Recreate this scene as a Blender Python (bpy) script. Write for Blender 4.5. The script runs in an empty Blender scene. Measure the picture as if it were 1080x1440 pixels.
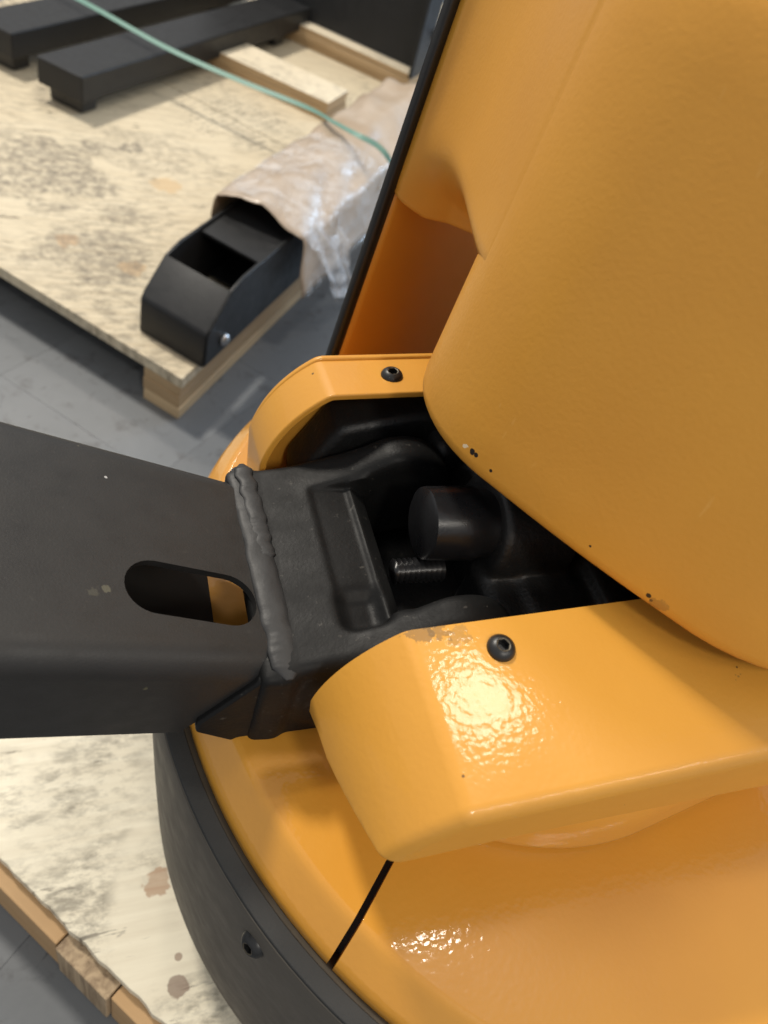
import bpy, bmesh, math, random
import numpy as np
from mathutils import Vector, Matrix, noise as mn
random.seed(7); rng = np.random.default_rng(7)
sc = bpy.context.scene
COL = sc.collection
R_ = math.radians

# ---------------------------------------------------------------- camera, world, lights, exposure
cam_d = bpy.data.cameras.new('camera'); cam = bpy.data.objects.new('camera', cam_d); COL.objects.link(cam)
CR = Vector((-.9352, .2535, .2475)); CD = Vector((.0311, .7547, -.6554)); CF = Vector((-.3529, -.6052, -.7136))
mw = Matrix((CR, -CD, -CF)).transposed().to_4x4(); mw.translation = (.1757, .2527, .85)
cam.matrix_world = mw
cam_d.sensor_fit = 'AUTO'; cam_d.sensor_width = 36; cam_d.lens = 1090/1440*36
cam_d.clip_start = .01; cam_d.clip_end = 100
cam_d.dof.use_dof = True; cam_d.dof.focus_distance = .43; cam_d.dof.aperture_fstop = 8.0
sc.camera = cam

world = bpy.data.worlds.new('World'); sc.world = world; world.use_nodes = True
bg = world.node_tree.nodes['Background']; bg.inputs[0].default_value = (.95, .97, 1.0, 1); bg.inputs[1].default_value = .52

def lamp(name, loc, power, size, target=(0, 0, .4), color=(1, .93, .82), shape='DISK', size_y=None):
    d = bpy.data.lights.new(name, 'AREA'); d.shape = shape; d.size = size; d.energy = power; d.color = color
    if size_y: d.size_y = size_y
    o = bpy.data.objects.new(name, d); COL.objects.link(o); o.location = loc
    if target: o.rotation_euler = (Vector(target)-Vector(loc)).to_track_quat('-Z', 'Y').to_euler()
    return o
lamp('ceiling_lamp', (-1.12, -.56, 4.0), 27, .44)
lamp('ceiling_lamp', (1.25, -2.6, 3.8), 150, .52)
lamp('ceiling_lamp', (-.1, 3.3, 4.0), 50, .52)
lamp('ceiling_strip_lamp', (-2.1, 3.2, 4.0), 60, 2.4, None, (1, .93, .82), 'RECTANGLE', .10)
lamp('ceiling_lamp', (.15, -4.2, 4.0), 30, .52)
lamp('window_light', (-5.0, -3.4, 1.9), 150, 2.4, (0, -1.2, .2), (.55, .75, 1.0), 'RECTANGLE', 1.6)

sc.view_settings.view_transform = 'Standard'; sc.view_settings.look = 'None'
sc.view_settings.exposure = 0; sc.view_settings.gamma = 1; sc.view_settings.use_curve_mapping = False
sc.cycles.use_denoising = True; sc.cycles.max_bounces = 8

# ---------------------------------------------------------------- materials
def new_mat(name, col=(.5, .5, .5), rough=.5, metal=0, coat=0, coat_rough=.05, spec=.5):
    m = bpy.data.materials.new(name); m.use_nodes = True
    b = m.node_tree.nodes['Principled BSDF']
    b.inputs['Base Color'].default_value = (*col, 1); b.inputs['Roughness'].default_value = rough
    b.inputs['Metallic'].default_value = metal; b.inputs['Coat Weight'].default_value = coat
    b.inputs['Coat Roughness'].default_value = coat_rough; b.inputs['Specular IOR Level'].default_value = spec
    return m
class NT:
    def __init__(s, m): s.m = m; s.t = m.node_tree; s.b = s.t.nodes['Principled BSDF']; s.tc = s.t.nodes.new('ShaderNodeTexCoord')
    def n(s, typ, ins={}, **props):
        x = s.t.nodes.new(typ)
        for k, v in props.items(): setattr(x, k, v)
        for k, v in ins.items():
            if isinstance(v, bpy.types.NodeSocket): s.t.links.new(v, x.inputs[k])
            else: x.inputs[k].default_value = v
        return x
    def link(s, a, b): s.t.links.new(a, b)
    def coord(s, scale=(1, 1, 1), rot=(0, 0, 0), loc=(0, 0, 0), src='Object'):
        return s.n('ShaderNodeMapping', {'Vector': s.tc.outputs[src], 'Scale': scale, 'Rotation': rot, 'Location': loc}).outputs[0]
    def noise(s, vec, scale, detail=4, rough=.55, dist=0):
        return s.n('ShaderNodeTexNoise', {'Vector': vec, 'Scale': scale, 'Detail': detail, 'Roughness': rough, 'Distortion': dist}).outputs['Fac']
    def ramp(s, fac, stops):
        r = s.n('ShaderNodeValToRGB', {'Fac': fac}); e = r.color_ramp.elements
        while len(e) < len(stops): e.new(.5)
        for i, (p, c) in enumerate(stops):
            e[i].position = p; e[i].color = (*c, 1) if hasattr(c, '__len__') else (c, c, c, 1)
        return r.outputs[0]
    def mix(s, fac, a, b, mode='MIX'):
        x = s.n('ShaderNodeMix', data_type='RGBA', blend_type=mode)
        for k, v in ((0, fac), (6, a), (7, b)):
            if isinstance(v, bpy.types.NodeSocket): s.link(v, x.inputs[k])
            elif k == 0: x.inputs[0].default_value = v
            else: x.inputs[k].default_value = (*v, 1)
        return x.outputs[2]
    def math(s, op, a, b=0., c=None):
        x = s.n('ShaderNodeMath', operation=op)
        for k, v in ((0, a), (1, b)) + (((2, c),) if c is not None else ()):
            if isinstance(v, bpy.types.NodeSocket): s.link(v, x.inputs[k])
            else: x.inputs[k].default_value = v
        return x.outputs[0]
    def spot(s, p, r, warp=.6, wscale=200):
        """1 inside an irregular blot of radius r around p"""
        v = s.n('ShaderNodeVectorMath', {0: s.tc.outputs['Object'], 1: p}, operation='DISTANCE').outputs['Value']
        nz = s.noise(s.tc.outputs['Object'], wscale, 3)
        d = s.math('ADD', s.math('DIVIDE', v, r), s.math('MULTIPLY', s.math('SUBTRACT', nz, .5), warp*2))
        return s.n('ShaderNodeMapRange', {'Value': d, 'From Min': 1.05, 'From Max': .9, 'To Min': 0, 'To Max': 1}).outputs[0]
    def bump(s, h, strength=.3, dist=.001, prev=None):
        ins = {'Height': h, 'Strength': strength, 'Distance': dist}
        if prev is not None: ins['Normal'] = prev
        return s.n('ShaderNodeBump', ins).outputs[0]
    def col(s, c): s.link(c, s.b.inputs['Base Color'])
    def rough(s, c): s.link(c, s.b.inputs['Roughness'])
    def norm(s, c):
        s.link(c, s.b.inputs['Normal']); s.link(c, s.b.inputs['Coat Normal'])

YEL = (.69, .332, .046)
def yellow(name, base=YEL, peel=300, peel_d=.0009, rough=.38, coat=.9, coat_rough=.09, specks=True, chips=(), scuffs=(), fine=0, wear=False):
    m = new_mat(name, base, rough, coat=coat, coat_rough=coat_rough); k = NT(m); ob = k.tc.outputs['Object']
    k.b.inputs['Specular IOR Level'].default_value = .35
    c = k.mix(k.ramp(k.noise(ob, 9, 4), [(.35, 0), (.7, 1)]), base, tuple(x*f for x, f in zip(base, (.93, .90, .9))))
    if specks:
        v = k.n('ShaderNodeTexVoronoi', {'Vector': ob, 'Scale': 85.}, feature='F1')
        near = k.math('LESS_THAN', v.outputs['Distance'], .075)
        some = k.math('GREATER_THAN', k.n('ShaderNodeSeparateColor', {0: v.outputs['Color']}).outputs[0], .955)
        c = k.mix(k.math('MULTIPLY', k.math('MULTIPLY', near, some), .8), c, (.05, .03, .015))
    for p, r in chips: c = k.mix(k.spot(p, r), c, (.02, .015, .012))
    for p, r, colr, st in scuffs:
        c = k.mix(k.math('MULTIPLY', k.spot(p, r, 1.6, 260), st), c, colr)
    k.col(c)
    h = k.noise(ob, peel, 1.5, .4)
    b = k.bump(h, .5, peel_d)
    if fine: b = k.bump(k.noise(ob, 2600, 2), .35, fine, b)
    k.norm(b)
    rg = k.ramp(k.noise(ob, 25, 4), [(.3, rough*.9), (.75, rough*1.15)])
    if wear:
        sm = k.ramp(k.noise(k.coord((1, 1, .35)), 16, 5, .65, .3), [(.48, 0), (.72, 1)])
        rg = k.mix(k.math('MULTIPLY', sm, .6), rg, (rough*1.5,)*3)
        sx = k.ramp(k.noise(k.coord((180, 180, 9), (.5, .3, 0)), 1.5, 2, .5), [(.72, 0), (.74, 1)])
        c2 = k.mix(k.math('MULTIPLY', k.math('MULTIPLY', sx, sm), .35), c, (.86, .55, .18)); k.col(c2)
    k.rough(rg)
    return m
M = {}
CHIPS = [((-.0050, .0042, .6016), .0017), ((-.0062, .0066, .6018), .0013), ((-.0116, .0162, .6002), .0008), ((-.0095, .0140, .6015), .0006), ((-.0455, .0668, .6007), .0008), ((-.0659, .0948, .597), .0015), ((-.0672, .0966, .5955), .0009)]
M['yoke'] = yellow('yellow_gloss_paint', YEL, 330, .00022, .44, .24, .08,
    chips=[((.052, -.1165, .563), .0022), ((.045, -.118, .564), .002)],
    scuffs=[((.035, .0832, .562), .007, (.16, .10, .04), .6), ((.027, .0825, .563), .006, (.14, .09, .035), .55), ((.018, .087, .563), .006, (.34, .19, .05), .5), ((-.117, .128, .566), .004, (.2, .12, .04), .6)])
M['deck'] = yellow('yellow_deck_paint', (.70, .325, .038), 300, .00022, .40, .75, .07)
M['hood'] = yellow('yellow_hood_paint', (.73, .34, .042), 420, .00022, .46, .22, .28, fine=.0001, specks=False,
    chips=CHIPS,
    scuffs=[((-.0022, .0000, .6012), .0016, (.85, .72, .5), .9), ((-.0700, .0990, .5955), .004, (.30, .15, .04), .5), ((.0150, -.030, .60), .004, (.45, .2, .03), .5)], wear=True)
M['panel'] = yellow('orange_panel_paint', (.69, .305, .034), 300, .0002, .42, .4, .25, specks=False)

def black(name, base, rough, bump_s, bump_d, dust=.0, marks=(), spec=.5):
    m = new_mat(name, base, rough, spec=spec); k = NT(m); ob = k.tc.outputs['Object']
    c = k.mix(k.noise(ob, 30, 5), tuple(x*.75 for x in base), tuple(x*1.25 for x in base))
    if dust:
        d = k.ramp(k.noise(ob, 210, 3, .6), [(.66, 0), (.72, 1)])
        c = k.mix(k.math('MULTIPLY', d, dust), c, (.16, .15, .13))
        v = k.n('ShaderNodeTexVoronoi', {'Vector': ob, 'Scale': 110.}, feature='F1')
        s2 = k.math('MULTIPLY', k.math('LESS_THAN', v.outputs['Distance'], .06), k.math('GREATER_THAN', k.n('ShaderNodeSeparateColor', {0: v.outputs['Color']}).outputs[0], .93))
        c = k.mix(k.math('MULTIPLY', s2, .8), c, (.5, .42, .25))
    for p, r, colr, st in marks: c = k.mix(k.math('MULTIPLY', k.spot(p, r, 1.5, 300), st), c, colr)
    k.col(c)
    b = k.bump(k.noise(ob, bump_s, 3, .6), .55, bump_d)
    k.norm(b); k.rough(k.ramp(k.noise(ob, 60, 4), [(.3, rough*.85), (.7, rough*1.15)]))
    return m
M['cast'] = black('black_cast_iron', (.0088, .0088, .0088), .52, 420, .0003, .25, spec=.2)
M['cast_dark'] = black('black_inner_casting', (.011, .011, .011), .5, 380, .0008, .15)
M['weld'] = black('grey_weld_bead', (.024, .024, .0245), .5, 170, .0004, spec=.35)
M['tube'] = black('dark_grey_powder_coat', (.0150, .0144, .0138), .5, 900, .0002, .04, marks=[((.1764, .0332, .542), .0026, (.09, .085, .06), .35), ((.1702, .0306, .5399), .0018, (.16, .15, .10), .4), ((.1681, -.0408, .5392), .0007, (.45, .45, .45), .8), ((.1552, .0675, .5128), .0014, (.16, .15, .08), .5)])
M['rubber'] = black('black_rubber', (.010, .010, .011), .3, 300, .0002)
M['seal'] = black('black_edge_seal', (.010, .009, .008), .45, 300, .0002)
M['bumper'] = black('blue_grey_bumper_top', (.034, .034, .033), .75, 500, .0005, spec=.35)
M['skirt'] = black('grey_steel_skirt', (.088, .076, .060), .58, 60, .0004)
M['bolt'] = new_mat('black_oxide_bolt', (.014, .014, .014), .38)
M['socket'] = new_mat('worn_socket', (.10, .085, .06), .5, .6)
M['fork'] = black('black_fork_paint', (.016, .0165, .0175), .45, 200, .0003, spec=.3)
M['steel'] = new_mat('zinc_plated_steel', (.55, .56, .58), .3, 1)
M['dark'] = new_mat('dark_underbody', (.012, .011, .010), .7)

def plywood(name, base, dark, grain_rot, stain, knots=(), bare=(), stain_scale=7., grain=.5, marks=.5, treads=(), smudges=(), kn=.6):
    m = new_mat(name, base, .6); k = NT(m); ob = k.tc.outputs['Object']
    g = k.coord((4, 60, 4), (0, 0, grain_rot))
    gr = k.noise(g, 2.2, 6, .6, .12)
    c = k.mix(k.math('MULTIPLY', k.ramp(gr, [(.4, 0), (.66, 1)]), grain), base, dark)
    s1 = k.math('MULTIPLY', k.ramp(k.noise(ob, stain_scale, 3, .6, .4), [(.40, 0), (.60, 1)]), k.ramp(k.noise(k.coord((1, 2.2, 1), (0, 0, grain_rot)), 38, 6, .72, .1), [(.44, 0), (.62, 1)]))
    c = k.mix(k.math('MULTIPLY', s1, stain), c, (.10, .085, .065))
    s2 = k.ramp(k.noise(k.coord((1, 7, 1), (0, 0, grain_rot+.5)), 17, 4, .6, .6), [(.64, 0), (.69, 1)])
    c = k.mix(k.math('MULTIPLY', s2, marks), c, (.07, .055, .04))
    for p, r, colr, warp, ws in bare: c = k.mix(k.math('MULTIPLY', k.spot(p, r, warp, ws), k.ramp(gr, [(.30, 1.), (.70, .45)])), c, colr)
    for p, r, colr in knots: c = k.mix(k.math('MULTIPLY', k.spot(p, r, .8, 70), kn), c, colr)
    for p, r, rot in treads:
        w = k.n('ShaderNodeTexVoronoi', {'Vector': k.coord((1, .8, 1), (0, 0, rot)), 'Scale': 62., 'Randomness': .35}, feature='F1').outputs['Distance']
        dots = k.math('MULTIPLY', k.math('LESS_THAN', w, .36), k.ramp(k.noise(ob, 30, 3), [(.42, 0), (.58, 1)]))
        c = k.mix(k.math('MULTIPLY', k.math('MULTIPLY', dots, k.spot(p, r, .9, 14)), .5), c, (.13, .11, .085))
    for p, r, st in smudges:
        c = k.mix(k.math('MULTIPLY', k.math('MULTIPLY', k.spot(p, r, 1.1, 16), k.ramp(k.noise(ob, 60, 5, .7, .3), [(.38, 0), (.62, 1)])), st), c, (.13, .11, .085))
    k.col(c); k.norm(k.bump(gr, .4, .0006)); k.rough(k.ramp(gr, [(.3, .5), (.7, .72)]))
    return m
def wood(name, base, dark, scale=(90, 90, 6), rot=(0, 0, 0), contrast=.8):
    m = new_mat(name, base, .65); k = NT(m)
    gr = k.noise(k.coord(scale, rot), 1.6, 5, .6, .5)
    big = k.noise(k.tc.outputs['Object'], 14, 3)
    c = k.mix(k.math('MULTIPLY', k.ramp(gr, [(.38, 0), (.66, 1)]), contrast), base, dark)
    c = k.mix(k.math('MULTIPLY', big, .35), c, tuple(x*.6 for x in base))
    k.col(c); k.norm(k.bump(gr, .5, .0008)); return m

# ---------------------------------------------------------------- mesh helpers
def link(name, me, mat, parent=None, smooth=True, mods=()):
    if not name: name = 'part'
    o = bpy.data.objects.new(name, me); COL.objects.link(o)
    for x in (mat if isinstance(mat, (list, tuple)) else [mat]): me.materials.append(x)
    if smooth:
        me.polygons.foreach_set('use_smooth', [True]*len(me.polygons))
    if parent is not None:
        o.parent = parent
        w = Vector((0, 0, 0)); p = parent
        while p is not None: w += p.location; p = p.parent
        o.location = -w                      # object coordinates stay scene coordinates
    for kind, kw in mods:
        md = o.modifiers.new(kind.lower(), kind)
        for a, b in kw.items(): setattr(md, a, b)
    return o
def from_bm(name, bm, mat, parent=None, **kw):
    bmesh.ops.recalc_face_normals(bm, faces=bm.faces)
    me = bpy.data.meshes.new(name); bm.to_mesh(me); bm.free(); return link(name, me, mat, parent, **kw)
def from_np(name, V, Fc, mat, parent=None, **kw):
    me = bpy.data.meshes.new(name); me.from_pydata([tuple(map(float, v)) for v in V], [], [tuple(map(int, f)) for f in Fc]); me.validate(); me.update()
    return link(name, me, mat, parent, **kw)
BV = lambda w, s=3, a=35: ('BEVEL', dict(width=w, segments=s, limit_method='ANGLE', angle_limit=R_(a)))
WN = ('WEIGHTED_NORMAL', dict(keep_sharp=False, weight=80))
def grid_bm(rows, closed_u=False, bm=None, cap0=False, cap1=False):
    bm = bm or bmesh.new()
    vs = [[bm.verts.new(p) for p in r] for r in rows]
    n = len(rows[0])
    for i in range(len(rows)-1):
        for j in range(n if closed_u else n-1):
            j2 = (j+1) % n
            bm.faces.new((vs[i][j], vs[i][j2], vs[i+1][j2], vs[i+1][j]))
    if cap0: bm.faces.new(vs[0])
    if cap1: bm.faces.new(vs[-1])
    return bm
def prism_bm(poly, lo, hi, axis='y', bm=None):
    """closed polygon extruded; lo/hi scalars or per-vertex functions"""
    f = {'y': lambda a, b, t: (a, t, b), 'z': lambda a, b, t: (a, b, t), 'x': lambda a, b, t: (t, a, b)}[axis]
    return grid_bm([[f(a, b, lo) for a, b in poly], [f(a, b, hi) for a, b in poly]], True, bm, True, True)
def obox(c, u, v, su, sv, z0, z1, bm=None):
    """oriented box: corner c (xy), unit dirs u, v, sizes, z range"""
    c, u, v = Vector((*c[:2],)), Vector((*u[:2],)), Vector((*v[:2],))
    P = [c, c+u*su, c+u*su+v*sv, c+v*sv]
    return prism_bm([(p.x, p.y) for p in P], z0, z1, 'z', bm)
def lathe_bm(prof, org, axis, n=32, bm=None, cap0=True, cap1=True):
    """prof: list of (radius, along)"""
    ax = Vector(axis).normalized(); a = ax.orthogonal().normalized(); b = ax.cross(a); org = Vector(org)
    rows = [[org+ax*t+(a*math.cos(2*math.pi*j/n)+b*math.sin(2*math.pi*j/n))*r for j in range(n)] for r, t in prof]
    return grid_bm(rows, True, bm, cap0, cap1)
def tag(o, label, cat, group=None, kind=None):
    if label: o['label'] = label
    if cat: o['category'] = cat
    if group: o['group'] = group
    if kind: o['kind'] = kind
    return o
def root(name, loc, label, cat, group=None):
    o = bpy.data.objects.new(name, None); COL.objects.link(o); o.location = loc; o.empty_display_size = .05
    return tag(o, label, cat, group)

# signed distance modelling for cast parts
def surfnet(f, o, h):
    s = f < 0; nx, ny, nz = f.shape
    acc = np.zeros((nx-1, ny-1, nz-1, 3)); cnt = np.zeros((nx-1, ny-1, nz-1))
    cor = [(i, j, k) for i in (0, 1) for j in (0, 1) for k in (0, 1)]
    sl = lambda c, a: a[c[0]:nx-1+c[0], c[1]:ny-1+c[1], c[2]:nz-1+c[2]]
    for c in cor:
        for ax in range(3):
            if c[ax]: continue
            e = list(c); e[ax] = 1
            fa, fb = sl(c, f), sl(e, f); m = (fa < 0) != (fb < 0)
            t = np.where(m, fa/np.where(m, fa-fb, 1), 0)
            for q in range(3): acc[..., q] += np.where(m, c[q]+(t if q == ax else 0), 0)
            cnt += m
    act = cnt > 0; idx = -np.ones(act.shape, int); idx[act] = np.arange(act.sum())
    g = np.argwhere(act); V = (g+acc[act]/cnt[act][:, None])*h+np.array(o)
    faces = []
    for ax in range(3):
        a1, a2 = [q for q in range(3) if q != ax]
        lo = [slice(None)]*3; hi = [slice(None)]*3; lo[ax] = slice(0, -1); hi[ax] = slice(1, None)
        m = s[tuple(lo)] != s[tuple(hi)]
        p = np.argwhere(m); ok = (p[:, a1] > 0) & (p[:, a2] > 0) & (p[:, a1] < f.shape[a1]-1) & (p[:, a2] < f.shape[a2]-1); p = p[ok]
        d1 = np.zeros(3, int); d1[a1] = 1; d2 = np.zeros(3, int); d2[a2] = 1
        q = [p-d1-d2, p-d2, p, p-d1]
        F = np.stack([idx[tuple(x.T)] for x in q], 1)
        inside = s[tuple(p.T)]
        flip = inside if ax != 1 else ~inside
        F[~flip] = F[~flip][:, ::-1]
        faces.append(F)
    return V, np.concatenate(faces)
def smin(a, b, k): 
    h = np.clip(.5+.5*(b-a)/k, 0, 1); return b*(1-h)+a*h-k*h*(1-h)
def smax(a, b, k): return -smin(-a, -b, k)
def sbox(p, lo, hi, r):
    lo, hi = np.array(lo), np.array(hi); c = (lo+hi)/2; hs = (hi-lo)/2-r
    q = np.abs(p-c)-hs
    return np.linalg.norm(np.maximum(q, 0), axis=-1)+np.minimum(q.max(-1), 0)-r
def scyl(p, a, b, r, rr=.002):
    a, b = np.array(a, float), np.array(b, float); L = np.linalg.norm(b-a); d = (b-a)/L
    t = (p-a)@d; rad = np.linalg.norm(p-a-t[..., None]*d, axis=-1)
    q = np.stack([rad-r+rr, np.abs(t-L/2)-L/2+rr], -1)
    return np.linalg.norm(np.maximum(q, 0), axis=-1)+np.minimum(q.max(-1), 0)-rr
def sgrid(lo, hi, h):
    ax = [np.arange(a, b+h, h) for a, b in zip(lo, hi)]
    return np.stack(np.meshgrid(*ax, indexing='ij'), -1)

# ================================================================ SETTING: tiled floor
fm = new_mat('grey_floor_tile', (.17, .18, .195), .45); k = NT(fm); ob = k.tc.outputs['Object']
oi = k.n('ShaderNodeObjectInfo').outputs['Random']
c = k.mix(k.noise(ob, 7, 5, .6), (.112, .121, .130), (.172, .183, .194))
c = k.mix(k.ramp(k.noise(ob, 30, 5, .65, .5), [(.55, 0), (.72, 1)]), c, (.075, .076, .080))
c = k.mix(k.ramp(k.noise(k.coord((1, 4, 1), (0, 0, .7)), 26, 4, .6, .5), [(.66, 0), (.70, .7)]), c, (.05, .05, .05))
c = k.mix(1, c, k.ramp(oi, [(0, .86), (1, 1.0)]), 'MULTIPLY')
k.col(c); k.norm(k.bump(k.noise(ob, 35, 4), .25, .002))
gm = new_mat('grey_floor_joint', (.085, .088, .092), .8)
floor = from_bm('floor', prism_bm([(-3, -5), (3, -5), (3, 2), (-3, 2)], -.05, -.003, 'z'), gm, smooth=False); tag(floor, 'grey tiled warehouse floor under the two shipping pallets', 'floor', kind='structure')
a_d = Vector((-.70, .714)); b_d = Vector((-.714, -.70))   # tile directions
T = .305
tile_bm = prism_bm([(0, 0), (T-.0005, 0), (T-.0005, T-.0005), (0, T-.0005)], 0, .003, 'z'); bmesh.ops.recalc_face_normals(tile_bm, faces=tile_bm.faces)
tile_me = bpy.data.meshes.new('tile'); tile_bm.to_mesh(tile_me); tile_bm.free(); tile_me.materials.append(fm)
t0 = Vector((.299, -.767)); ang = math.atan2(b_d.y, b_d.x)
for i in range(-6, 9):
    for j in range(-4, 5):
        o = bpy.data.objects.new('tile', tile_me); COL.objects.link(o); o.parent = floor
        p = t0+b_d*(i*T)+Vector((-b_d.y, b_d.x))*(j*T); o.location = (p.x, p.y, -.003); o.rotation_euler = (0, 0, ang)

# ================================================================ PALLET TRUCK
TR = root('pallet_truck', (-.19, 0, .0905), 'yellow electric pallet truck with black tiller arm, filling the foreground', 'pallet truck')
nf = Vector((.8148, .5798, 0)); es = Vector((-.5798, .8148, 0))
def H3(s, d, z): return es*s+nf*d+Vector((0, 0, z))

# --- chassis deck: stadium outline swept with a profile
cc = Vector((-.19, 0, 0)); a0 = math.atan2(nf.y, nf.x)
def stadium(r, n=96, back=.55):
    pts = []
    for i in range(n+1):
        a = a0-math.pi/2+math.pi*i/n
        pts.append((cc.x+r*math.cos(a), cc.y+r*math.sin(a)))
    l = Vector(pts[-1]); f = Vector(pts[0]); bk = -Vector((nf.x, nf.y))*back
    return [tuple(f+bk)]+pts+[tuple(l+bk)]
def sector(prof, lo=-21, hi=None, n=90):
    a1 = a0+math.pi/2; rows = []
    for r, z in prof:
        row = [(cc.x+r*math.cos(R_(lo)+(a1-R_(lo))*i/n), cc.y+r*math.sin(R_(lo)+(a1-R_(lo))*i/n), z) for i in range(n+1)]
        l = Vector(row[-1])-nf*.55; row.append(tuple(l)); rows.append(row)
    bm = grid_bm(rows+[rows[0]]); bmesh.ops.remove_doubles(bm, verts=bm.verts, dist=1e-6)
    bmesh.ops.holes_fill(bm, edges=bm.edges, sides=0); return bm
def sweep(prof, n=96, cap=True):
    return grid_bm([[(x, y, z) for x, y in stadium(r, n)] for r, z in prof], True, None, cap, cap)
deck_prof = [(.19, .30), (.3195, .30), (.3200, .424), (.3192, .4285), (.3165, .4325)]
deck_prof += [(.3085-.0065*i/3., .4435+.0052*(1-(1-i/3.)**2)) for i in range(4)]
deck_prof += [(.27, .4492), (.20, .4494), (.10, .4496)]
deck_bm = sweep(deck_prof)
# joint between front cover and side cover: cut along a vertical plane
j0 = Vector((.036, .146, 0)); j1 = Vector((.0745, .1855, 0)); jd = (j1-j0).normalized(); jn = Vector((-jd.y, jd.x, 0))
def half(bm, sgn):
    b2 = bm.copy(); off = j0+jn*(.0019*sgn)
    g = b2.verts[:]+b2.edges[:]+b2.faces[:]
    r = bmesh.ops.bisect_plane(b2, geom=g, plane_co=off, plane_no=jn*sgn, clear_inner=True)
    ed = [e for e in r['geom_cut'] if isinstance(e, bmesh.types.BMEdge)]
    bmesh.ops.holes_fill(b2, edges=b2.edges, sides=0)
    return b2
# cover A lies towards the tiller (jn side decided below), cover B towards the camera's right
sA = 1 if jn.dot(Vector((.12, .05, 0))-j0) > 0 else -1
from_bm('front_cover', half(deck_bm, sA), M['deck'], TR, mods=[BV(.0018, 3, 50), WN])
from_bm('side_cover', half(deck_bm, -sA), M['deck'], TR, mods=[BV(.0018, 3, 50), WN])
deck_bm.free()
# under the joint
from_bm('chassis_frame', sweep([(.10, .2), (.316, .2), (.316, .415), (.300, .438), (.25, .444), (.1, .444)]), M['dark'], TR)
# bumper strip and skirt
sk = from_bm('skirt', sector([(.30, .17), (.318, .17), (.3215, .178), (.3265, .25), (.3305, .32), (.3338, .375), (.3350, .405), (.3345, .4195), (.3335, .4205), (.31, .4205)]), M['skirt'], TR, mods=[WN])
from_bm('bumper_strip', sector([(.312, .41), (.3235, .41), (.3235, .4225), (.3245, .4240), (.3330, .4232), (.3338, .4215), (.3335, .41)]), M['bumper'], TR, mods=[WN])

# --- button head bolts
def button_bolt(name, p, axis, r=.007, h=.0042, parent=None, hexr=.0031):
    bm = lathe_bm([(r*.96, -.001), (r, .0002), (r*.99, .0009), (r*.93, h*.45), (r*.80, h*.72), (r*.62, h*.92), (r*.5, h), (hexr*1.15, h)], p, axis, 32, cap0=True, cap1=False)
    ax = Vector(axis).normalized(); a = ax.orthogonal().normalized(); b = ax.cross(a)
    ring = lambda rad, t, n=6: [Vector(p)+ax*t+(a*math.cos(2*math.pi*j/n+.3)+b*math.sin(2*math.pi*j/n+.3))*rad for j in range(n)]
    n0 = len(bm.faces)
    grid_bm([[Vector(p)+ax*h+(a*math.cos(2*math.pi*j/24+.3)+b*math.sin(2*math.pi*j/24+.3))*hexr*1.15 for j in range(24)],
             [Vector(p)+ax*(h-.0003)+(a*math.cos(2*math.pi*j/24+.3)+b*math.sin(2*math.pi*j/24+.3))*hexr for j in range(24)]], True, bm)
    hx = []
    for j in range(24):
        a_ = 2*math.pi*j/24; sec = math.pi/3; rr = hexr*math.cos(sec/2)/math.cos((a_ % sec)-sec/2)
        hx.append(rr)
    top = [Vector(p)+ax*(h-.0003)+(a*math.cos(2*math.pi*j/24+.3)+b*math.sin(2*math.pi*j/24+.3))*hx[j] for j in range(24)]
    bot = [v-ax*(h*.8) for v in top]
    grid_bm([[Vector(p)+ax*(h-.0003)+(a*math.cos(2*math.pi*j/24+.3)+b*math.sin(2*math.pi*j/24+.3))*hexr for j in range(24)], top], True, bm)
    grid_bm([top, bot], True, bm, False, True)
    bm.faces.ensure_lookup_table()
    for f in bm.faces[n0:n0+48]: f.material_index = 1
    bmesh.ops.remove_doubles(bm, verts=bm.verts, dist=1e-6)
    return from_bm(name, bm, [M['bolt'], M['socket']], parent, mods=[('EDGE_SPLIT', dict(split_angle=R_(40)))])
ba = math.atan2(.161, .104+.19); rb = .3345
button_bolt('skirt_bolt', (cc.x+rb*math.cos(ba), cc.y+rb*math.sin(ba), .398), (math.cos(ba), math.sin(ba), .25), .0078, .005, sk)

# --- steering swivel: hub on the deck and yoke arms
def hub_row(r, z):
    c1, c2 = Vector((-.083, .002)), Vector((-.30, -.035)); ax = (c1-c2).normalized(); a1 = math.atan2(ax.y, ax.x); out = []
    for i in range(65): a = a1-math.pi/2+math.pi*i/64; out.append((c1.x+r*math.cos(a), c1.y+r*math.sin(a), z))
    for i in range(9): a = a1+math.pi/2+math.pi*i/8; out.append((c2.x+r*math.cos(a), c2.y+r*math.sin(a), z))
    return out
hub_prof = [(.1560, .440), (.1560, .4522), (.1598, .4527), (.1604, .4540), (.1600, .4560), (.1585, .468), (.1565, .482), (.150, .494), (.138, .498), (.122, .490), (.114, .455)]
from_bm('swivel_hub', grid_bm([hub_row(*q_) for q_ in hub_prof], True), M['deck'], TR, mods=[WN])
def ztop(x, y): return .5655-.078*x-.11*(abs(y)-.0965)
def arm_profile():
    pts = [(-.27, 0.), (-.12, 0.), (.039, 0.)]; x, z = .039, 0.
    for i in range(1, 23):
        a0_, a1_ = (36*(i-1)/6, 36*i/6) if i <= 6 else (36+47*(i-7)/16, 36+47*(i-6)/16)
        r = .011 if i <= 6 else .0780
        x += r*(math.sin(R_(a1_))-math.sin(R_(a0_))); z -= r*(math.cos(R_(a0_))-math.cos(R_(a1_)))
        pts.append((x, z))
    return pts
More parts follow.
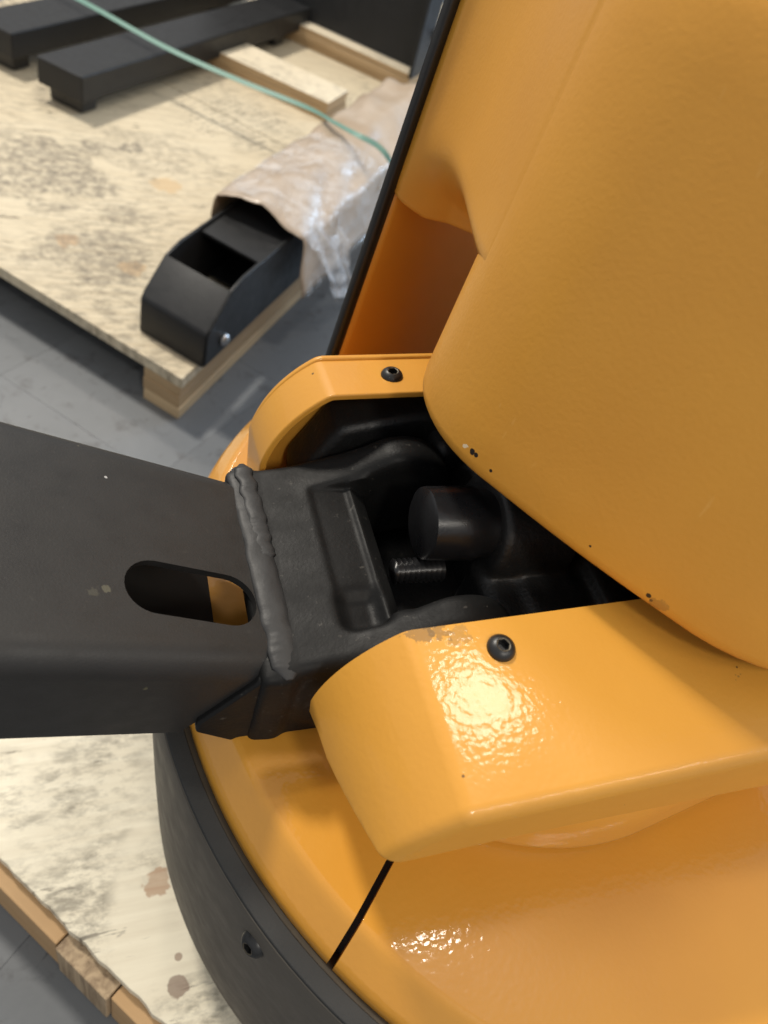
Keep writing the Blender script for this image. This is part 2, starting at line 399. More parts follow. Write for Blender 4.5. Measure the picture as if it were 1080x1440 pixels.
def arm(y_in, y_out, bottom_in, bottom_out, parent, rr=.007):
    sg = 1 if y_out > y_in else -1; rows = []
    st = [(y_in+(y_out-sg*rr-y_in)*i/8, 0.) for i in range(9)]
    st += [(y_out-sg*rr+sg*rr*math.sin(R_(a)), rr*(1-math.cos(R_(a)))) for a in range(10, 91, 10)]
    for y, drop in st:
        t = (y-y_in)/(y_out-y_in); zb = bottom_in+(bottom_out-bottom_in)*t
        pr = arm_profile(); top = []
        for i, (x, dz) in enumerate(pr):
            a, b = pr[max(i-1, 0)], pr[min(i+1, len(pr)-1)]; d = Vector((b[0]-a[0], b[1]-a[1])).normalized()
            top.append((x+d.y*drop-.006*t*(x > .03), y, ztop(x, y)+dz-d.x*drop))
        for i in range(1, len(top)):                 # trim the curve at the lower rim
            if top[i][2] < zb+.001:
                a, b = top[i-1], top[i]; f_ = (a[2]-zb-.001)/(a[2]-b[2]); xc = a[0]+(b[0]-a[0])*f_; nleft = len(top)-i
                for j in range(i, len(top)): top[j] = (xc-.00002*(j-i), y, zb+.001-.001*(j-i)/max(1, nleft))
                break
        xe = top[-1][0]
        rows.append(top+[(xe-.0015, y, zb), (xe-.05, y, zb+.004), (-.27, y, zb+.004)])
    return from_bm('yoke_arm', grid_bm(rows, True, None, True, True), M['yoke'], parent, mods=[BV(.0016, 3, 40), WN])
arm_l = arm(.0815, .1675, .494, .519, TR)
# far arm is a bent plate with an outer wall, open towards the tiller
def bent_plate(y0, y1, th, zlow, parent):
    out = [(x, ztop(x, -.0965)+dz) for x, dz in arm_profile()]; out.append((out[-1][0]-.004, zlow))
    inn = []
    for i, (x, z) in enumerate(out):
        p = Vector(out[max(i-1, 0)]); q = Vector(out[min(i+1, len(out)-1)]); d = (q-p).normalized(); n_ = Vector((d.y, -d.x))
        inn.append((x+n_.x*th, z+n_.y*th))
    poly = out+inn[::-1]
    bm = bmesh.new()
    ys = [y0, y1]
    grid_bm([[(x, y, z+.11*(y+.0965)*(1 if i < len(out)*2 else 0)) for i, (x, z) in enumerate(poly)] for y in ys], True, bm, True, True)
    wall = out[1:]+[(-.12, zlow)]
    grid_bm([[(x-.0004, y, z-.0006) for x, z in wall] for y in (y0+.0005, y0+.0045)], True, bm, True, True)
    return from_bm('yoke_arm', bm, M['yoke'], parent, mods=[BV(.0014, 3, 40), WN])
arm_r = bent_plate(-.1215, -.0805, .0046, .452, TR)
nrm = Vector((.078, .11, 1)).normalized()
button_bolt('bolt', (0, .0965, .5652), nrm, parent=arm_l)
button_bolt('bolt', (0, -.0985, .5652), Vector((.078, -.0, 1)).normalized(), parent=arm_r)
from_bm('yoke_core', prism_bm([(-.16, .42), (.012, .42), (.030, .445), (.030, .458), (.0, .460), (-.16, .460)], -.079, .079, 'y'), M['cast_dark'], TR, mods=[BV(.005, 3), WN])
from_bm('yoke_core', prism_bm([(-.10, .45), (.045, .45), (.052, .49), (.03, .535), (-.02, .548), (-.10, .548)], -.116, -.0815, 'y'), M['cast_dark'], TR, mods=[BV(.006, 3), WN])

# --- inner pivot casting behind the opening
p = sgrid((-.17, -.115, .43), (-.02, .085, .57), .0018)
f = sbox(p, (-.16, -.078, .40), (-.052, .078, .528), .006)
f = smin(f, sbox(p, (-.075, -.108, .46), (-.030, -.062, .537), .008), .008)
f = smin(f, sbox(p, (-.09, .010, .44), (-.030, .079, .524), .009), .006)
f = smin(f, scyl(p, (-.085, 0, .534), (-.0345, 0, .538), .031, .004), .006)
f = smin(f, np.linalg.norm(p-np.array([-.083, .039, .522]), axis=-1)-.007, .003)
f = smin(f, sbox(p, (-.115, .02, .50), (-.095, .079, .536), .005), .006)
V, Fc = surfnet(f, (-.17, -.115, .43), .0018)
from_np('pivot_casting', V, Fc, M['cast_dark'], TR)
# rubber stop on the pivot casting
from_bm('rubber_stop', lathe_bm([(.0185, .0), (.0205, .0012), (.0208, .0035), (.0212, .018), (.0214, .030), (.0200, .0325), (.0200, .040)], (.004, .001, .5425), (-1, .02, -.03), 48), M['rubber'], TR, mods=[('EDGE_SPLIT', dict(split_angle=R_(40)))])
spr = []
for i in range(19):
    spr.append((.0062+.0012*math.cos(i*math.pi), .0016*i))
from_bm('threaded_rod', lathe_bm(spr, (.018, .016, .519), (-1, 0, .0), 24), M['rubber'], TR)

# --- tiller casting (ears, pocket, weld face)
lo = (-.045, -.09, .405); h = .0011
p = sgrid(lo, (.136, .09, .572), h)
q = p.copy(); q[..., 2] -= (.012*np.clip((.095-p[..., 0])/.07, 0, 1))
f = sbox(q, (.018, -.0705, .432), (.0945, .0705, .5125), .006)
for sg in (-1, 1):
    y0, y1 = sorted((sg*.0475, sg*.0725))
    a = np.array([.050, .484]); b = np.array([-.006, .508]); d = b-a; L2 = d@d
    xz = p[..., [0, 2]]; t = np.clip(((xz-a)@d)/L2, 0, 1); dist = np.linalg.norm(xz-a-t[..., None]*d, axis=-1)-(.028+.008*t)
    ear = smax(dist, np.maximum(p[..., 1]-y1, y0-p[..., 1]), .010)
    f = smin(f, ear, .009)
# opening between the ears and the slope leading into it
f = smax(f, -sbox(p, (-.06, -.0465, .38), (.0195, .0465, .60), .003), .003)
cham = (p[..., 2]-.5195)*.80-(p[..., 0]-.0275)*.60
f = smax(f, np.where(np.abs(p[..., 1]) < .0465, cham, -1), .002)
# pocket, deepest at the near end
pk = sbox(p, (.031, -.0475, .5185), (.0545, .0500, .60), .003)
f = smax(f, -pk, .0035)
f = smax(f, -sbox(p, (.034, .030, .5135), (.051, .0485, .60), .004), .010)
# waist flare towards the weld face
f = smin(f, sbox(p, (.083, -.0725, .436), (.1000, .0725, .5115), .004), .006)
f = smax(f, -sbox(p, (.040, -.10, .36), (.140, .0545, .4990), .004), .003)   # hollow towards the tube
nzv = (np.sin(p[..., 0]*310+np.sin(p[..., 1]*240)*1.3)*np.sin(p[..., 1]*270+p[..., 2]*330))*.00004
f = f+nzv
V, Fc = surfnet(f, lo, h)
tc_ = from_np('tiller_casting', V, Fc, M['cast'], TR)

from_bm('gusset', prism_bm([(.050, .4385), (.103, .4400), (.1285, .4600), (.128, .470), (.100, .5070), (.050, .5070)], .0535, .0695, 'y'), M['cast'], TR, mods=[BV(.002, 3), WN])
# --- weld bead
def weld(path, parent, seed=0, w=.0075, hgt=.0042):
    rows = []; n = 150; P0 = [Vector(x) for x in path]
    for i in range(n+1):
        t = i/n*(len(P0)-1); j = min(int(t), len(P0)-2); c0 = P0[j].lerp(P0[j+1], t-j)
        L = i/n
        lump = .85+.16*mn.noise(Vector((L*9, seed, 0)))+.07*mn.noise(Vector((L*45, seed+4, 0)))
        off = .0016*mn.noise(Vector((L*13, seed+9, 0)))
        r = []
        for k_ in range(14):
            a = 2*math.pi*k_/14; lm = lump+.16*mn.noise(Vector((L*14, math.cos(a)*1.2, math.sin(a)*1.2+seed)))
            sc_ = min(1, 14*L+.25, 14*(1-L)+.25)
            r.append(c0+Vector((off+w*math.cos(a)*(.75+.25*lm), 0, hgt*math.sin(a)*lm))*sc_)
        rows.append(r)
    return from_bm('weld_bead', grid_bm(rows, True, None, True, True), M['weld'], parent)
weld([(.0930, -.0725, .5125), (.0910, -.03, .5145), (.0890, .03, .5145), (.0870, .0725, .5120)], tc_, 1, .0082, .0026)
weld([(.0905, -.0725, .5155), (.0880, -.03, .5160), (.0870, .0, .5150)], tc_, 5, .0056, .0018)

# --- tiller tube: folded channel with a slot in its top
ta = R_(19); tu = Vector((math.cos(ta), 0, math.sin(ta))); tn = Vector((-math.sin(ta), 0, math.cos(ta))); TO = Vector((.0935, 0, .5135))
def T3(u, y, w): return TO+tu*u+Vector((0, y, 0))+tn*w
L0, L1 = .0005, .55
def half_w(u): return .0655+.060*u
def build_tube():
    bm = bmesh.new()
    rb_ = .015
    hw0, hw1 = half_w(L0), half_w(L1)
    # top plate with obround hole
    outer = [(L0, -(hw0-rb_)), (L1, -(hw1-rb_)), (L1, hw1-rb_), (L0, hw0-rb_)]
    hole = []
    sc0, sc1, sr = Vector((.0195, .0275)), Vector((.0570, .0255)), .0158
    for i in range(15): a = math.pi/2+math.pi*i/14; hole.append((sc0.x+sr*math.cos(a), sc0.y+sr*math.sin(a)))
    for i in range(15): a = -math.pi/2+math.pi*i/14; hole.append((sc1.x+sr*math.cos(a), sc1.y+sr*math.sin(a)))
    ov = [bm.verts.new(T3(u, y, 0)) for u, y in outer]; hv = [bm.verts.new(T3(u, y, 0)) for u, y in hole]
    ed = [bm.edges.new((ov[i], ov[(i+1) % 4])) for i in range(4)]+[bm.edges.new((hv[i], hv[(i+1) % len(hv)])) for i in range(len(hv))]
    bmesh.ops.triangle_fill(bm, use_beauty=True, use_dissolve=False, edges=ed)
    for sg, (va, vb) in ((1, (ov[3], ov[2])), (-1, (ov[0], ov[1]))):
        prev = (va, vb)
        for i in range(1, 9):
            a = math.pi/2*i/8
            nv = []
            for e, (u, hw) in enumerate(((L0, hw0), (L1, hw1))):
                cut = 0.0 
                nv.append(bm.verts.new(T3(u, sg*(hw-rb_+rb_*math.sin(a)), -rb_*(1-math.cos(a)))))
            bm.faces.new((prev[0], prev[1], nv[1], nv[0])); prev = tuple(nv)
        # side wall with slanted end
        w0 = bm.verts.new(T3(L0+.021, sg*hw0, -.069)); w1 = bm.verts.new(T3(L1, sg*hw1, -.069))
        bm.faces.new((prev[0], prev[1], w1, w0))
        # bottom plate, starting beyond the slot's near part
        if sg == 1: keep = (w0, w1)
        else:
            q = [bm.verts.new(T3(u, y, -.0655)) for u, y in ((-.006, -.056), (-.006, .056), (L1, .066), (L1, -.066))]; bm.faces.new(q)
    bmesh.ops.delete(bm, geom=[v for v in bm.verts if not v.link_faces], context='VERTS')
    return bm
tube = from_bm('tiller_tube', build_tube(), [M['tube'], M['dark']], TR, mods=[('SOLIDIFY', dict(thickness=.004, offset=-1, material_offset=1, material_offset_rim=0)), ('EDGE_SPLIT', dict(split_angle=R_(35))), WN])
for pf in tube.data.polygons:
    if pf.center.z < (TO+tu*((Vector(pf.center)-TO).dot(tu))+tn*-.06).z: pf.material_index = 1

# --- hood
def hood_path():
    pts = [(-.058, -.30), (-.058, -.20), (-.058, -.12), (-.058, -.09), (-.0580, -.068)]
    for i in range(1, 19):
        a = math.pi/2*i/18; pts.append((.022-.080*math.cos(a), -.065+.065*math.sin(a)))
    for i in range(1, 13):
        s = .022+.108*i/12; pts.append((s, .0018*math.sin(math.pi*i/12)))
    for i in range(1, 15):
        a = math.pi/2*i/14; pts.append((.130+.10*math.sin(a), -.10+.10*math.cos(a)))
    pts += [(.231, -.20), (.231, -.30)]
    return pts
def offset(path, o):
    out = []
    for i in range(len(path)):
        p_ = Vector(path[max(i-1, 0)]); q_ = Vector(path[min(i+1, len(path)-1)]); d = (q_-p_).normalized()
        out.append((path[i][0]-(-d.y)*o, path[i][1]-d.x*o))
    return out
hp = hood_path(); rows = []
def hrow(o, z): return [H3(s, d-(z-.60)*.17, z) for s, d in offset(hp, o)]
RZ = .5905
for o, z in [(.016, RZ+.004), (.010, RZ+.0005), (.0055, RZ), (.0025, RZ+.0012), (.0007, RZ+.0036), (0, RZ+.008)]: rows.append(hrow(o, z))
for i in range(1, 12): rows.append(hrow(0, RZ+.008+i*.0185))
for o, z in [(.002, .812), (.007, .822), (.014, .828), (.024, .8305)]: rows.append(hrow(o, z))
bm = grid_bm(rows, False)
top = [v for v in bm.verts]; bm.verts.ensure_lookup_table()
n_ = len(hp); bm.faces.new(bm.verts[-n_:])
hood_o = from_bm('hood', bm, M['hood'], TR)
from_bm('hood_body', prism_bm([tuple((es*s+nf*d).xy) for s, d in [(-.045, -.12), (-.045, -.30), (.215, -.30), (.215, -.12)]], .44, .80, 'z'), M['dark'], TR, smooth=False)

# side panel above the ledge
lean = lambda z: -(z-.60)*.135
def fl(s): return (s+.170)/.112       # 0 flange .. 1 hood
def zledge(s):
    t = fl(s)
    return .622-.0095*min(1, max(0, t/.22))**.8*1.0+.009*max(0, t-.22)/.78
ss = [-.170+.112*i/56 for i in range(57)]+[-.0570+.0012*i for i in range(22)]
def dpanel(s, z):
    t = max(0, min(1.05, fl(s)))
    roll = -.138-.006*math.exp(-t*18)              # rolled outer edge
    rise = min(1, max(0, (z-.624)/.050)); rise = rise*rise*(3-2*rise)
    v = roll-.010*math.sin(math.pi*min(1, t))*(1-rise*.5)+.012*t**2
    diag = .645+.060*t                              # undercut facet above the ledge
    uc = max(0, diag-z)
    v -= .30*uc*min(1, t*3)
    v += lean(z)
    if s > -.165:                                    # higher up the panel flows into the rounded hood corner
        x = min(1, (s+.165)/.150); h11 = x**3-x*x; h01 = 3*x*x-2*x**3; h10 = x**3-2*x*x+x
        herm = -.140*(1-h01)+.150*.10*h10-.0076*h01+.150*.424*h11+(lean(z)*(1-x)-(z-.6)*.17*x)
        v = v*(1-rise)+herm*rise
        if s > -.043:
            ell = -.065+.065*math.sqrt(max(0, 1-((.022-s)/.08)**2))-(z-.6)*.17
            v = min(v, ell+.0006-.0022*min(1, (s+.043)/.008))
    return v
rows = []
for i in range(5):
    rows.append([H3(s, dpanel(s, zledge(s))-.34*(4-i)/4-.0012*(i < 4), zledge(s)-(.0 if i == 4 else -.0015*(4-i)**.5)) for s in ss])
for i in range(1, 46):
    t = i/45.
    rows.append([H3(s, dpanel(s, zledge(s)+(.84-zledge(s))*t**1.25)+(-.0022*math.exp(-i*1.1)), zledge(s)+(.84-zledge(s))*t**1.25) for s in ss])
sp = from_bm('side_panel', grid_bm(rows), M['hood'], TR)
# recessed panel under the ledge
rows = []
for i in range(31):
    z = .44+.225*i/30
    r = []
    for s in ss:
        t = fl(s); e = min(1, max(0, t/.5)); e = e*e*(3-2*e)
        r.append(H3(s, -.1425-.003*math.exp(-t*18)-.36*e+lean(z), z))
    rows.append(r)
from_bm('recess_panel', grid_bm(rows), M['panel'], TR)
# black edge seal along the flange
rows = []
for i in range(24):
    z = .43+.42*i/23
    r = []
    for a, b in [(-.1695, -.1415), (-.1705, -.1375), (-.173, -.1365), (-.1770, -.1375), (-.1785, -.142), (-.1785, -.30), (-.1695, -.30)]:
        r.append(H3(a, b-.0015+lean(z), z))
    rows.append(r)
from_bm('edge_seal', grid_bm(rows, True, None, True, True), M['seal'], TR, mods=[WN])

# drive wheel under the chassis, resting on the pallet
from_bm('drive_wheel', lathe_bm([(.05, -.035), (.098, -.035), (.105, -.028), (.105, .028), (.098, .035), (.05, .035)], (-.15, .0, .0905+.105), (es.x, es.y, 0), 48), M['rubber'], TR, mods=[('EDGE_SPLIT', dict(split_angle=R_(40)))])

# ================================================================ FRONT SHIPPING PALLET
ed = Vector((-.636, .772)); ei = Vector((-.772, -.636)); e0 = Vector((.258, -.010))-ed*.10
FP = root('shipping_pallet', (e0.x, e0.y, 0), 'worn cream painted plywood pallet under the yellow truck', 'pallet')
M['ply_front'] = plywood('worn_cream_plywood', (.76, .70, .55), (.60, .53, .40), math.atan2(ed.y, ed.x)+.6, .62,
    knots=[((.120, .117, .09), .0085, (.13, .055, .035)), ((.119, .095, .09), .003, (.2, .1, .06))],
    bare=[((.130, .032, .09), .0125, (.40, .245, .145), 1.1, 75)], stain_scale=9, grain=.45, marks=.6, kn=.65)
M['board'] = wood('tan_board', (.52, .33, .16), (.36, .21, .09), (3, 3, 60), (0, 0, 0), .5)
M['endgrain'] = wood('weathered_block', (.46, .34, .21), (.17, .11, .06), (70, 70, 4), (0, 0, 0), 1.0)
# ragged edge sheet
pl = []
n = 70
for i in range(n+1):
    q_ = e0+ed*(i/n*.62)+ei*(.0022*mn.noise(Vector((i*.55, 0, 3)))+.0016*mn.noise(Vector((i*1.7, 0, 8))))
    pl.append((q_.x, q_.y))
for a, b in ((.62, 1.3), (0, 1.3)):
    q_ = e0+ed*a+ei*b; pl.append((q_.x, q_.y))
from_bm('plywood_sheet', prism_bm(pl, .0765, .0900, 'z'), M['ply_front'], FP, smooth=False, mods=[BV(.0012, 2, 60)])
def edge_part(name, s0, s1, inset, z0, z1, dep, mat):
    c_ = e0+ed*s0+ei*inset
    from_bm(name, obox(c_, ed, ei, s1-s0, dep, z0, z1), mat, FP, smooth=False, mods=[BV(.0015, 2)])
edge_part('stringer', .0, .183, -.013, .001, .0755, .03, M['board'])
edge_part('block', .1845, .246, -.0155, .001, .0757, .09, M['endgrain'])
edge_part('stringer', .2475, .60, -.012, .001, .0755, .03, M['board'])
for i in range(3): edge_part('block', .05+.22*i, .15+.22*i, .6, .001, .0755, .1, M['endgrain'])
for i in range(2): edge_part('block', .05+.4*i, .15+.4*i, 1.15, .001, .0755, .1, M['endgrain'])

# ================================================================ REAR SHIPPING PALLET
ra = Vector((-.70, .714)); rb = Vector((-.60, -.80)); k0 = Vector((.044, -.667))
RP = root('shipping_pallet', (k0.x, k0.y, 0), 'scuffed raw plywood pallet carrying black forks behind the truck', 'pallet')
M['ply_rear'] = plywood('scuffed_raw_plywood', (.60, .52, .375), (.44, .36, .24), math.atan2(ra.y, ra.x), .55,
    knots=[((.10, -.95, .085), .022, (.42, .27, .13)), ((.20, -1.02, .085), .02, (.45, .28, .14)), ((.02, -1.25, .085), .03, (.5, .34, .17))], stain_scale=3.6, grain=.55, marks=.9,
    treads=[((-.162, -1.605, .085), .13, .9)], smudges=[((.24, -1.25, .085), .13, .75), ((.17, -.99, .085), .09, .65), ((.06, -1.37, .085), .10, .45), ((.075, -1.385, .085), .022, .9), ((.10, -1.12, .085), .05, .6)])
def quad(o, u0, u1, v0, v1): return [tuple(o-ra*u+rb*v) for u, v in ((u0, v0), (u1, v0), (u1, v1), (u0, v1))]
from_bm('plywood_sheet', prism_bm(quad(k0, 0, 1.1, 0, .802), .066, .085, 'z'), M['ply_rear'], RP, smooth=False, mods=[BV(.001, 2)])
from_bm('plywood_sheet', prism_bm(quad(k0, 0, 1.1, .8055, 2.4), .066, .0848, 'z'), M['ply_rear'], RP, smooth=False, mods=[BV(.001, 2)])
M['ply_edge'] = wood('layered_ply_edge', (.50, .35, .19), (.24, .15, .07), (2, 2, 190), (0, 0, 0), .9)
M['ply_edge_pale'] = wood('pale_ply_edge', (.62, .46, .27), (.36, .24, .12), (2, 2, 190), (0, 0, 0), .7)
def ply_stack(o, u0, u1, v0, v1, zs, parent, name, mats):
    for i in range(len(zs)-1):
        j = (random.uniform(-.002, .002), random.uniform(-.002, .002))
        from_bm(name, prism_bm(quad(o, u0+j[0], u1+j[0], v0+j[1], v1+j[1]), zs[i]+.0004, zs[i+1]-.0004, 'z'), mats[i % len(mats)], parent, smooth=False, mods=[BV(.0008, 1)])
ply_stack(k0, .004, .074, .004, 2.3, (0, .022, .044, .066), RP, 'runner_board', [M['ply_edge_pale'], M['ply_edge'], M['ply_edge']])
ply_stack(k0, .55, .62, .03, 2.3, (0, .022, .044, .066), RP, 'runner_board', [M['ply_edge']])
ply_stack(k0, 1.02, 1.09, .03, 2.3, (0, .022, .044, .066), RP, 'runner_board', [M['ply_edge']])

# spacers lying on the rear pallet
def spacer(c0, u, v, su, sv, z0, layers, lh, label, mats):
    r_ = root('plywood_spacer', (c0[0], c0[1], z0), label, 'spacer', 'plywood spacers on the rear pallet')
    for i in range(layers):
        jx = Vector((random.uniform(-.003, .003), random.uniform(-.003, .003)))
        from_bm('ply_layer', obox(Vector(c0)+jx, u, v, su, sv, z0+i*lh+.0003, z0+(i+1)*lh-.0003), mats[0] if i < layers-1 else [mats[0], mats[1]], r_, smooth=False, mods=[BV(.0008, 1)])
        if i == layers-1:
            me = r_.children[-1].data
            for pl_ in me.polygons:
                if abs(pl_.normal.z) > .9: pl_.material_index = 1
    return r_
M['ply_top'] = plywood('pale_ply_face', (.70, .62, .47), (.52, .42, .28), 2.35, .5, stain_scale=12)
su = Vector((-.752, .659)).normalized(); sv = Vector((-.60, -.80))
spacer((-.123, -1.886), su, sv, .355, .125, .0855, 3, .0150, 'short pale plywood spacer board beside the green strap', [M['ply_edge'], M['ply_top']])
spacer((-.29, -2.27), su, sv, .52, .125, .0855, 3, .0165, 'brown plywood spacer board pinned under the black steel plate', [M['ply_edge'], M['ply_top']])

# ================================================================ BLACK BEAMS, PLATE
def beam(c0, width, label):
    u = Vector((-.65, -.76)).normalized(); v = Vector((-.76, .65)).normalized()
    r_ = root('steel_beam', (c0[0], c0[1], .0855), label, 'beam', 'black steel beams on the rear pallet')
    from_bm('bar', obox(c0, u, v, 1.0, width, .118, .170), M['fork'], r_, smooth=False, mods=[BV(.004, 3), WN])
    cf = Vector(c0)+u*.018+v*.012
    from_bm('foot', obox(cf, u, v, .05, width-.03, .0855, .1178), M['rubber'], r_, smooth=False, mods=[BV(.006, 3), WN])
    cf = Vector(c0)+u*.80+v*.012
    from_bm('foot', obox(cf, u, v, .05, width-.03, .0855, .1178), M['rubber'], r_, smooth=False, mods=[BV(.006, 3), WN])
beam((.252, -1.552), .112, 'black steel beam crossing under the green strap, nearer of two')
beam((.385, -1.715), .112, 'black steel beam cut by the left image corner, farther of two')
PL = root('steel_plate', (-.5, -2.2, .1365), 'black steel frame plate standing on the plywood spacer, top centre', 'steel plate')
from_bm('plate', obox((-.20, -2.43), su, Vector((-su.y*-1, -su.x)), .71, .012, .1365, .50), M['fork'], PL, smooth=False, mods=[BV(.002, 2), WN])
pe = Vector((-.20, -2.43))+su*.71
from_bm('end_flange', obox(pe-su*.008, su, Vector((su.y, -su.x)), .010, .10, .1365, .50), M['fork'], PL, smooth=False, mods=[BV(.002, 2), WN])
from_bm('stiffener', obox(Vector((-.20, -2.43))+su*.02-Vector((su.y, -su.x))*.022, su, Vector((su.y, -su.x)), .68, .0215, .285, .300), M['fork'], PL, smooth=False, mods=[BV(.002, 2), WN])
bp = pe+su*.003
from_bm('bolt', lathe_bm([(.016, 0), (.016, .010), (.009, .011), (.009, .022)], (bp.x, bp.y, .235), (su.x, su.y, 0), 6), M['steel'], PL, smooth=False)

# ================================================================ WRAPPED FORK
fb = Vector((-.60, -.80)); fa = Vector((-.705, .709)); fo = Vector((.097, -.783))
FK = root('pallet_fork', (fo.x, fo.y, .0855), 'black steel fork tip poking out of crumpled brown wrapping', 'fork')
def F3(a, b, z): q_ = fo+fa*a+fb*b; return (q_.x, q_.y, z)
fw = .126
def fork_plate(name, pts, mat=M['fork'], th=.006, mods=None):
    return from_bm(name, grid_bm([pts], False) if False else _plate(pts, th), mat, FK, smooth=False, mods=mods or [BV(.0015, 2), WN])
def _plate(pts, th):
    P_ = [Vector(p_) for p_ in pts]; n_ = (P_[1]-P_[0]).cross(P_[2]-P_[0]).normalized()*th
    return grid_bm([P_, [p_+n_ for p_ in P_]], True, None, True, True)
# nose: front and sloping plate in one folded sheet
nose = [(0, .0, .0865), (0, .0, .1405), (0, .0008, .1440), (0, .0035, .1475), (0, .062, .188)]
rows = [[F3(a, b, z) for a in (.003, fw*.5, fw-.003)] for _, b, z in nose]
from_bm('nose_plate', grid_bm(rows), M['fork'], FK, mods=[('SOLIDIFY', dict(thickness=.006, offset=0)), WN])
side = [(.0, .0865), (.0, .142), (.006, .152), (.062, .190), (.100, .197), (1.1, .197), (1.1, .0865)]
for a in (0, fw):
    P_ = [F3(a, b, z) for b, z in side]; sgn = 1 if a == 0 else -1
    off = fa*.006*sgn
    from_bm('side_plate', grid_bm([P_, [(x+off.x, y+off.y, z) for x, y, z in P_]], True, None, True, True), M['fork'], FK, smooth=False, mods=[BV(.0018, 2), WN])
P_ = [F3(a, b, .192) for a, b in ((.006, .158), (fw-.006, .158), (fw-.006, 1.1), (.006, 1.1))]
from_bm('top_plate', _plate(P_, -.005), M['fork'], FK, smooth=False)
P_ = [F3(a, b, .095) for a, b in ((.006, .200), (fw-.006, .200), (fw-.006, 1.1), (.006, 1.1))]
from_bm('bottom_plate', _plate(P_, -.005), M['fork'], FK, smooth=False)
rp = Vector(F3(fw+.001, .050, .112)); 
from_bm('axle_bolt', lathe_bm([(.010, -.002), (.010, .004), (.0075, .0065), (.004, .008)], rp, (fa.x, fa.y, 0), 16), M['steel'], FK)

# kraft paper sleeve and plastic film on the fork
km = new_mat('brown_kraft_paper', (.42, .28, .18), .55, coat=.35, coat_rough=.2); k = NT(km); ob = k.tc.outputs['Object']
k.col(k.mix(k.ramp(k.noise(ob, 9, 4), [(.35, 0), (.7, 1)]), (.36, .27, .185), (.46, .38, .30)))
k.norm(k.bump(k.noise(ob, 24, 5, .6, .8), .6, .006))
WR = root('wrapping', (-.06, -1.02, .0855), 'crumpled brown paper sleeve with clear film around the fork', 'wrapping')
NB, NA = 60, 36
def sleeve(b, t):
    """t 0..1 around: left foot, left top, right top, right foot"""
    e = .012+.006*mn.noise(Vector((b*5, t*3, 1)))
    zt = .222+.014*math.exp(-b*3)*0+.006*mn.noise(Vector((b*6, 2, t*2)))
    key = [(-.030, .0885), (-.012, zt-.004), (fw*.55, zt+.012), (fw+.022, zt-.020), (fw+.040, .105)]
    x = t*(len(key)-1); i = min(int(x), len(key)-2); f_ = x-i
    a, z = key[i][0]*(1-f_)+key[i+1][0]*f_, key[i][1]*(1-f_)+key[i+1][1]*f_
    rdg = abs(mn.noise(Vector((b*7+t*5, t*4-b*3, 7))))
    n1 = mn.noise(Vector((b*9, t*6, 0)))*.006+rdg*.012+mn.noise(Vector((b*30, t*22, 5)))*.0015
    return a+n1*.5*(1 if t > .5 else -1), z+n1*(1 if .2 < t < .8 else .2)
rows = []
for i in range(NB+1):
    r_ = []
    for j in range(NA+1):
        t = j/NA; b0 = .228+.06*abs(t-.30)-.05*max(0, t-.6)+.012*mn.noise(Vector((t*7, 4, 0)))
        if t < .30: b0 = .228+.02*(.30-t)/.3+.012*mn.noise(Vector((t*7, 4, 0)))
        b = b0+(1.02-b0)*i/NB
        a, z = sleeve(b, t); r_.append(F3(a, b, max(z, .0875)))
    rows.append(r_)
from_bm('paper_sleeve', grid_bm(rows), km, WR, mods=[('SOLIDIFY', dict(thickness=.0015, offset=1))])
pm = new_mat('clear_plastic_film', (.86, .88, .92), .16, coat=.8, coat_rough=.05); k = NT(pm); ob = k.tc.outputs['Object']
k.b.inputs['Transmission Weight'].default_value = .0; k.b.inputs['IOR'].default_value = 1.3
al = k.ramp(k.noise(ob, 22, 5, .65, 1.5), [(.40, .04), (.85, .55)]); k.link(al, k.b.inputs['Alpha'])
k.norm(k.bump(k.noise(ob, 16, 3, .5, 1.0), .7, .010))
rows = []
for i in range(40):
    r_ = []
    for j in range(30):
        v = j/29; t = .24+.86*v
        b = .222+.03*v+(.015+.33*i/39)*(1+.1*v)+.012*mn.noise(Vector((v*9, i*.05, 3)))-.02*(t > 1)
        if t < .98:
            a, z = sleeve(max(b, .2), min(t, .98)); z += .005; a += .004*(t > .6)
            cr = abs(mn.noise(Vector((b*22, t*14, 2))))*.010
            r_.append(F3(a+cr*(1 if t > .55 else 0), b, z+cr))
        else:
            r_.append(F3(fw+.048, b, .105))
    rows.append(r_)
from_bm('plastic_film', grid_bm(rows), pm, WR)
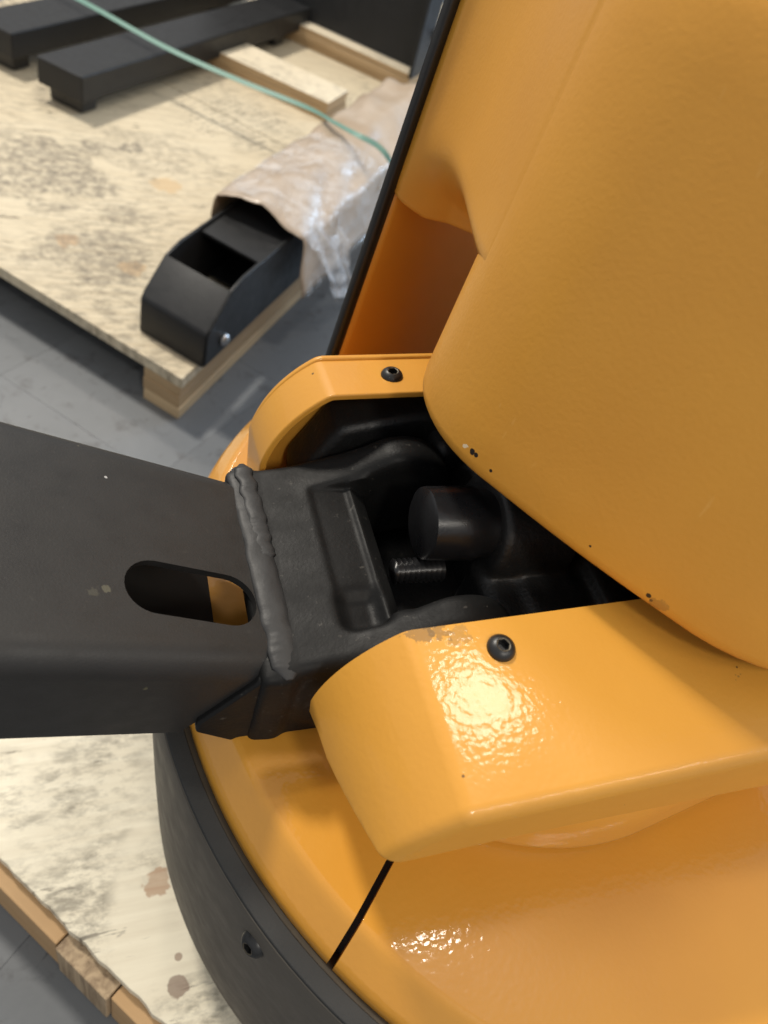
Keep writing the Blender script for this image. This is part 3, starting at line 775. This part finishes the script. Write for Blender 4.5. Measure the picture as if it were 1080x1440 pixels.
# loose flap hanging down beside the pallet edge
rows = []
for i in range(30):
    r_ = []
    u = i/29
    for j in range(16):
        v = j/15
        b = .25+.15*v+.10*u*(1-.3*v)+.010*math.sin(v*9+u*3)
        a = fw+.018+.055*u**.7+.012*mn.noise(Vector((u*5, v*6, 1)))+.008*math.sin(v*14+u*2)
        z = .218-.030*v-.150*u+.006*mn.noise(Vector((u*9, v*9, 6)))
        r_.append(F3(a, b, z))
    rows.append(r_)
pm2 = pm.copy(); pm2.name = 'milky_plastic_film'
for nd in pm2.node_tree.nodes:
    if nd.type == 'VALTORGB': nd.color_ramp.elements[0].color = (.30, .30, .30, 1); nd.color_ramp.elements[1].color = (.80, .80, .80, 1)
from_bm('film_flap', grid_bm(rows), pm2, WR)

# ================================================================ GREEN STRAP
gm_ = new_mat('green_strap_plastic', (.12, .25, .205), .5); k = NT(gm_)
k.norm(k.bump(k.noise(k.tc.outputs['Object'], 300, 2), .3, .0004))
path = [Vector(x) for x in [(.40, -2.12, .176), (.168, -1.847, .192), (-.003, -1.660, .190), (-.140, -1.530, .196), (-.2671, -1.3977, .212), (-.287, -1.2484, .250), (-.305, -1.1609, .270), (-.3431, -1.1396, .264), (-.3704, -1.1291, .245), (-.4022, -1.1568, .20), (-.41, -1.16, .15)]]
def smooth_path(P_, n=10):
    out = []
    for i in range(len(P_)-1):
        p0, p1, p2, p3 = P_[max(i-1, 0)], P_[i], P_[i+1], P_[min(i+2, len(P_)-1)]
        for j in range(n):
            t = j/n; out.append(.5*((2*p1)+(p2-p0)*t+(2*p0-5*p1+4*p2-p3)*t*t+(3*p1-p0-3*p2+p3)*t**3))
    return out+[P_[-1]]
sp_ = smooth_path(path); rows = []
for i, q_ in enumerate(sp_):
    d = (sp_[min(i+1, len(sp_)-1)]-sp_[max(i-1, 0)]).normalized(); w_ = d.cross(Vector((.10, .60, .78))).normalized(); n_ = d.cross(w_).normalized()
    rows.append([q_+w_*.0054+n_*.0005, q_-w_*.0054+n_*.0005, q_-w_*.0054-n_*.0005, q_+w_*.0054-n_*.0005])
st = from_bm('packing_strap', grid_bm(rows, True, None, True, True), gm_, smooth=False)
tag(st, 'green plastic packing strap stretched over the beams and wrapped fork', 'strap')
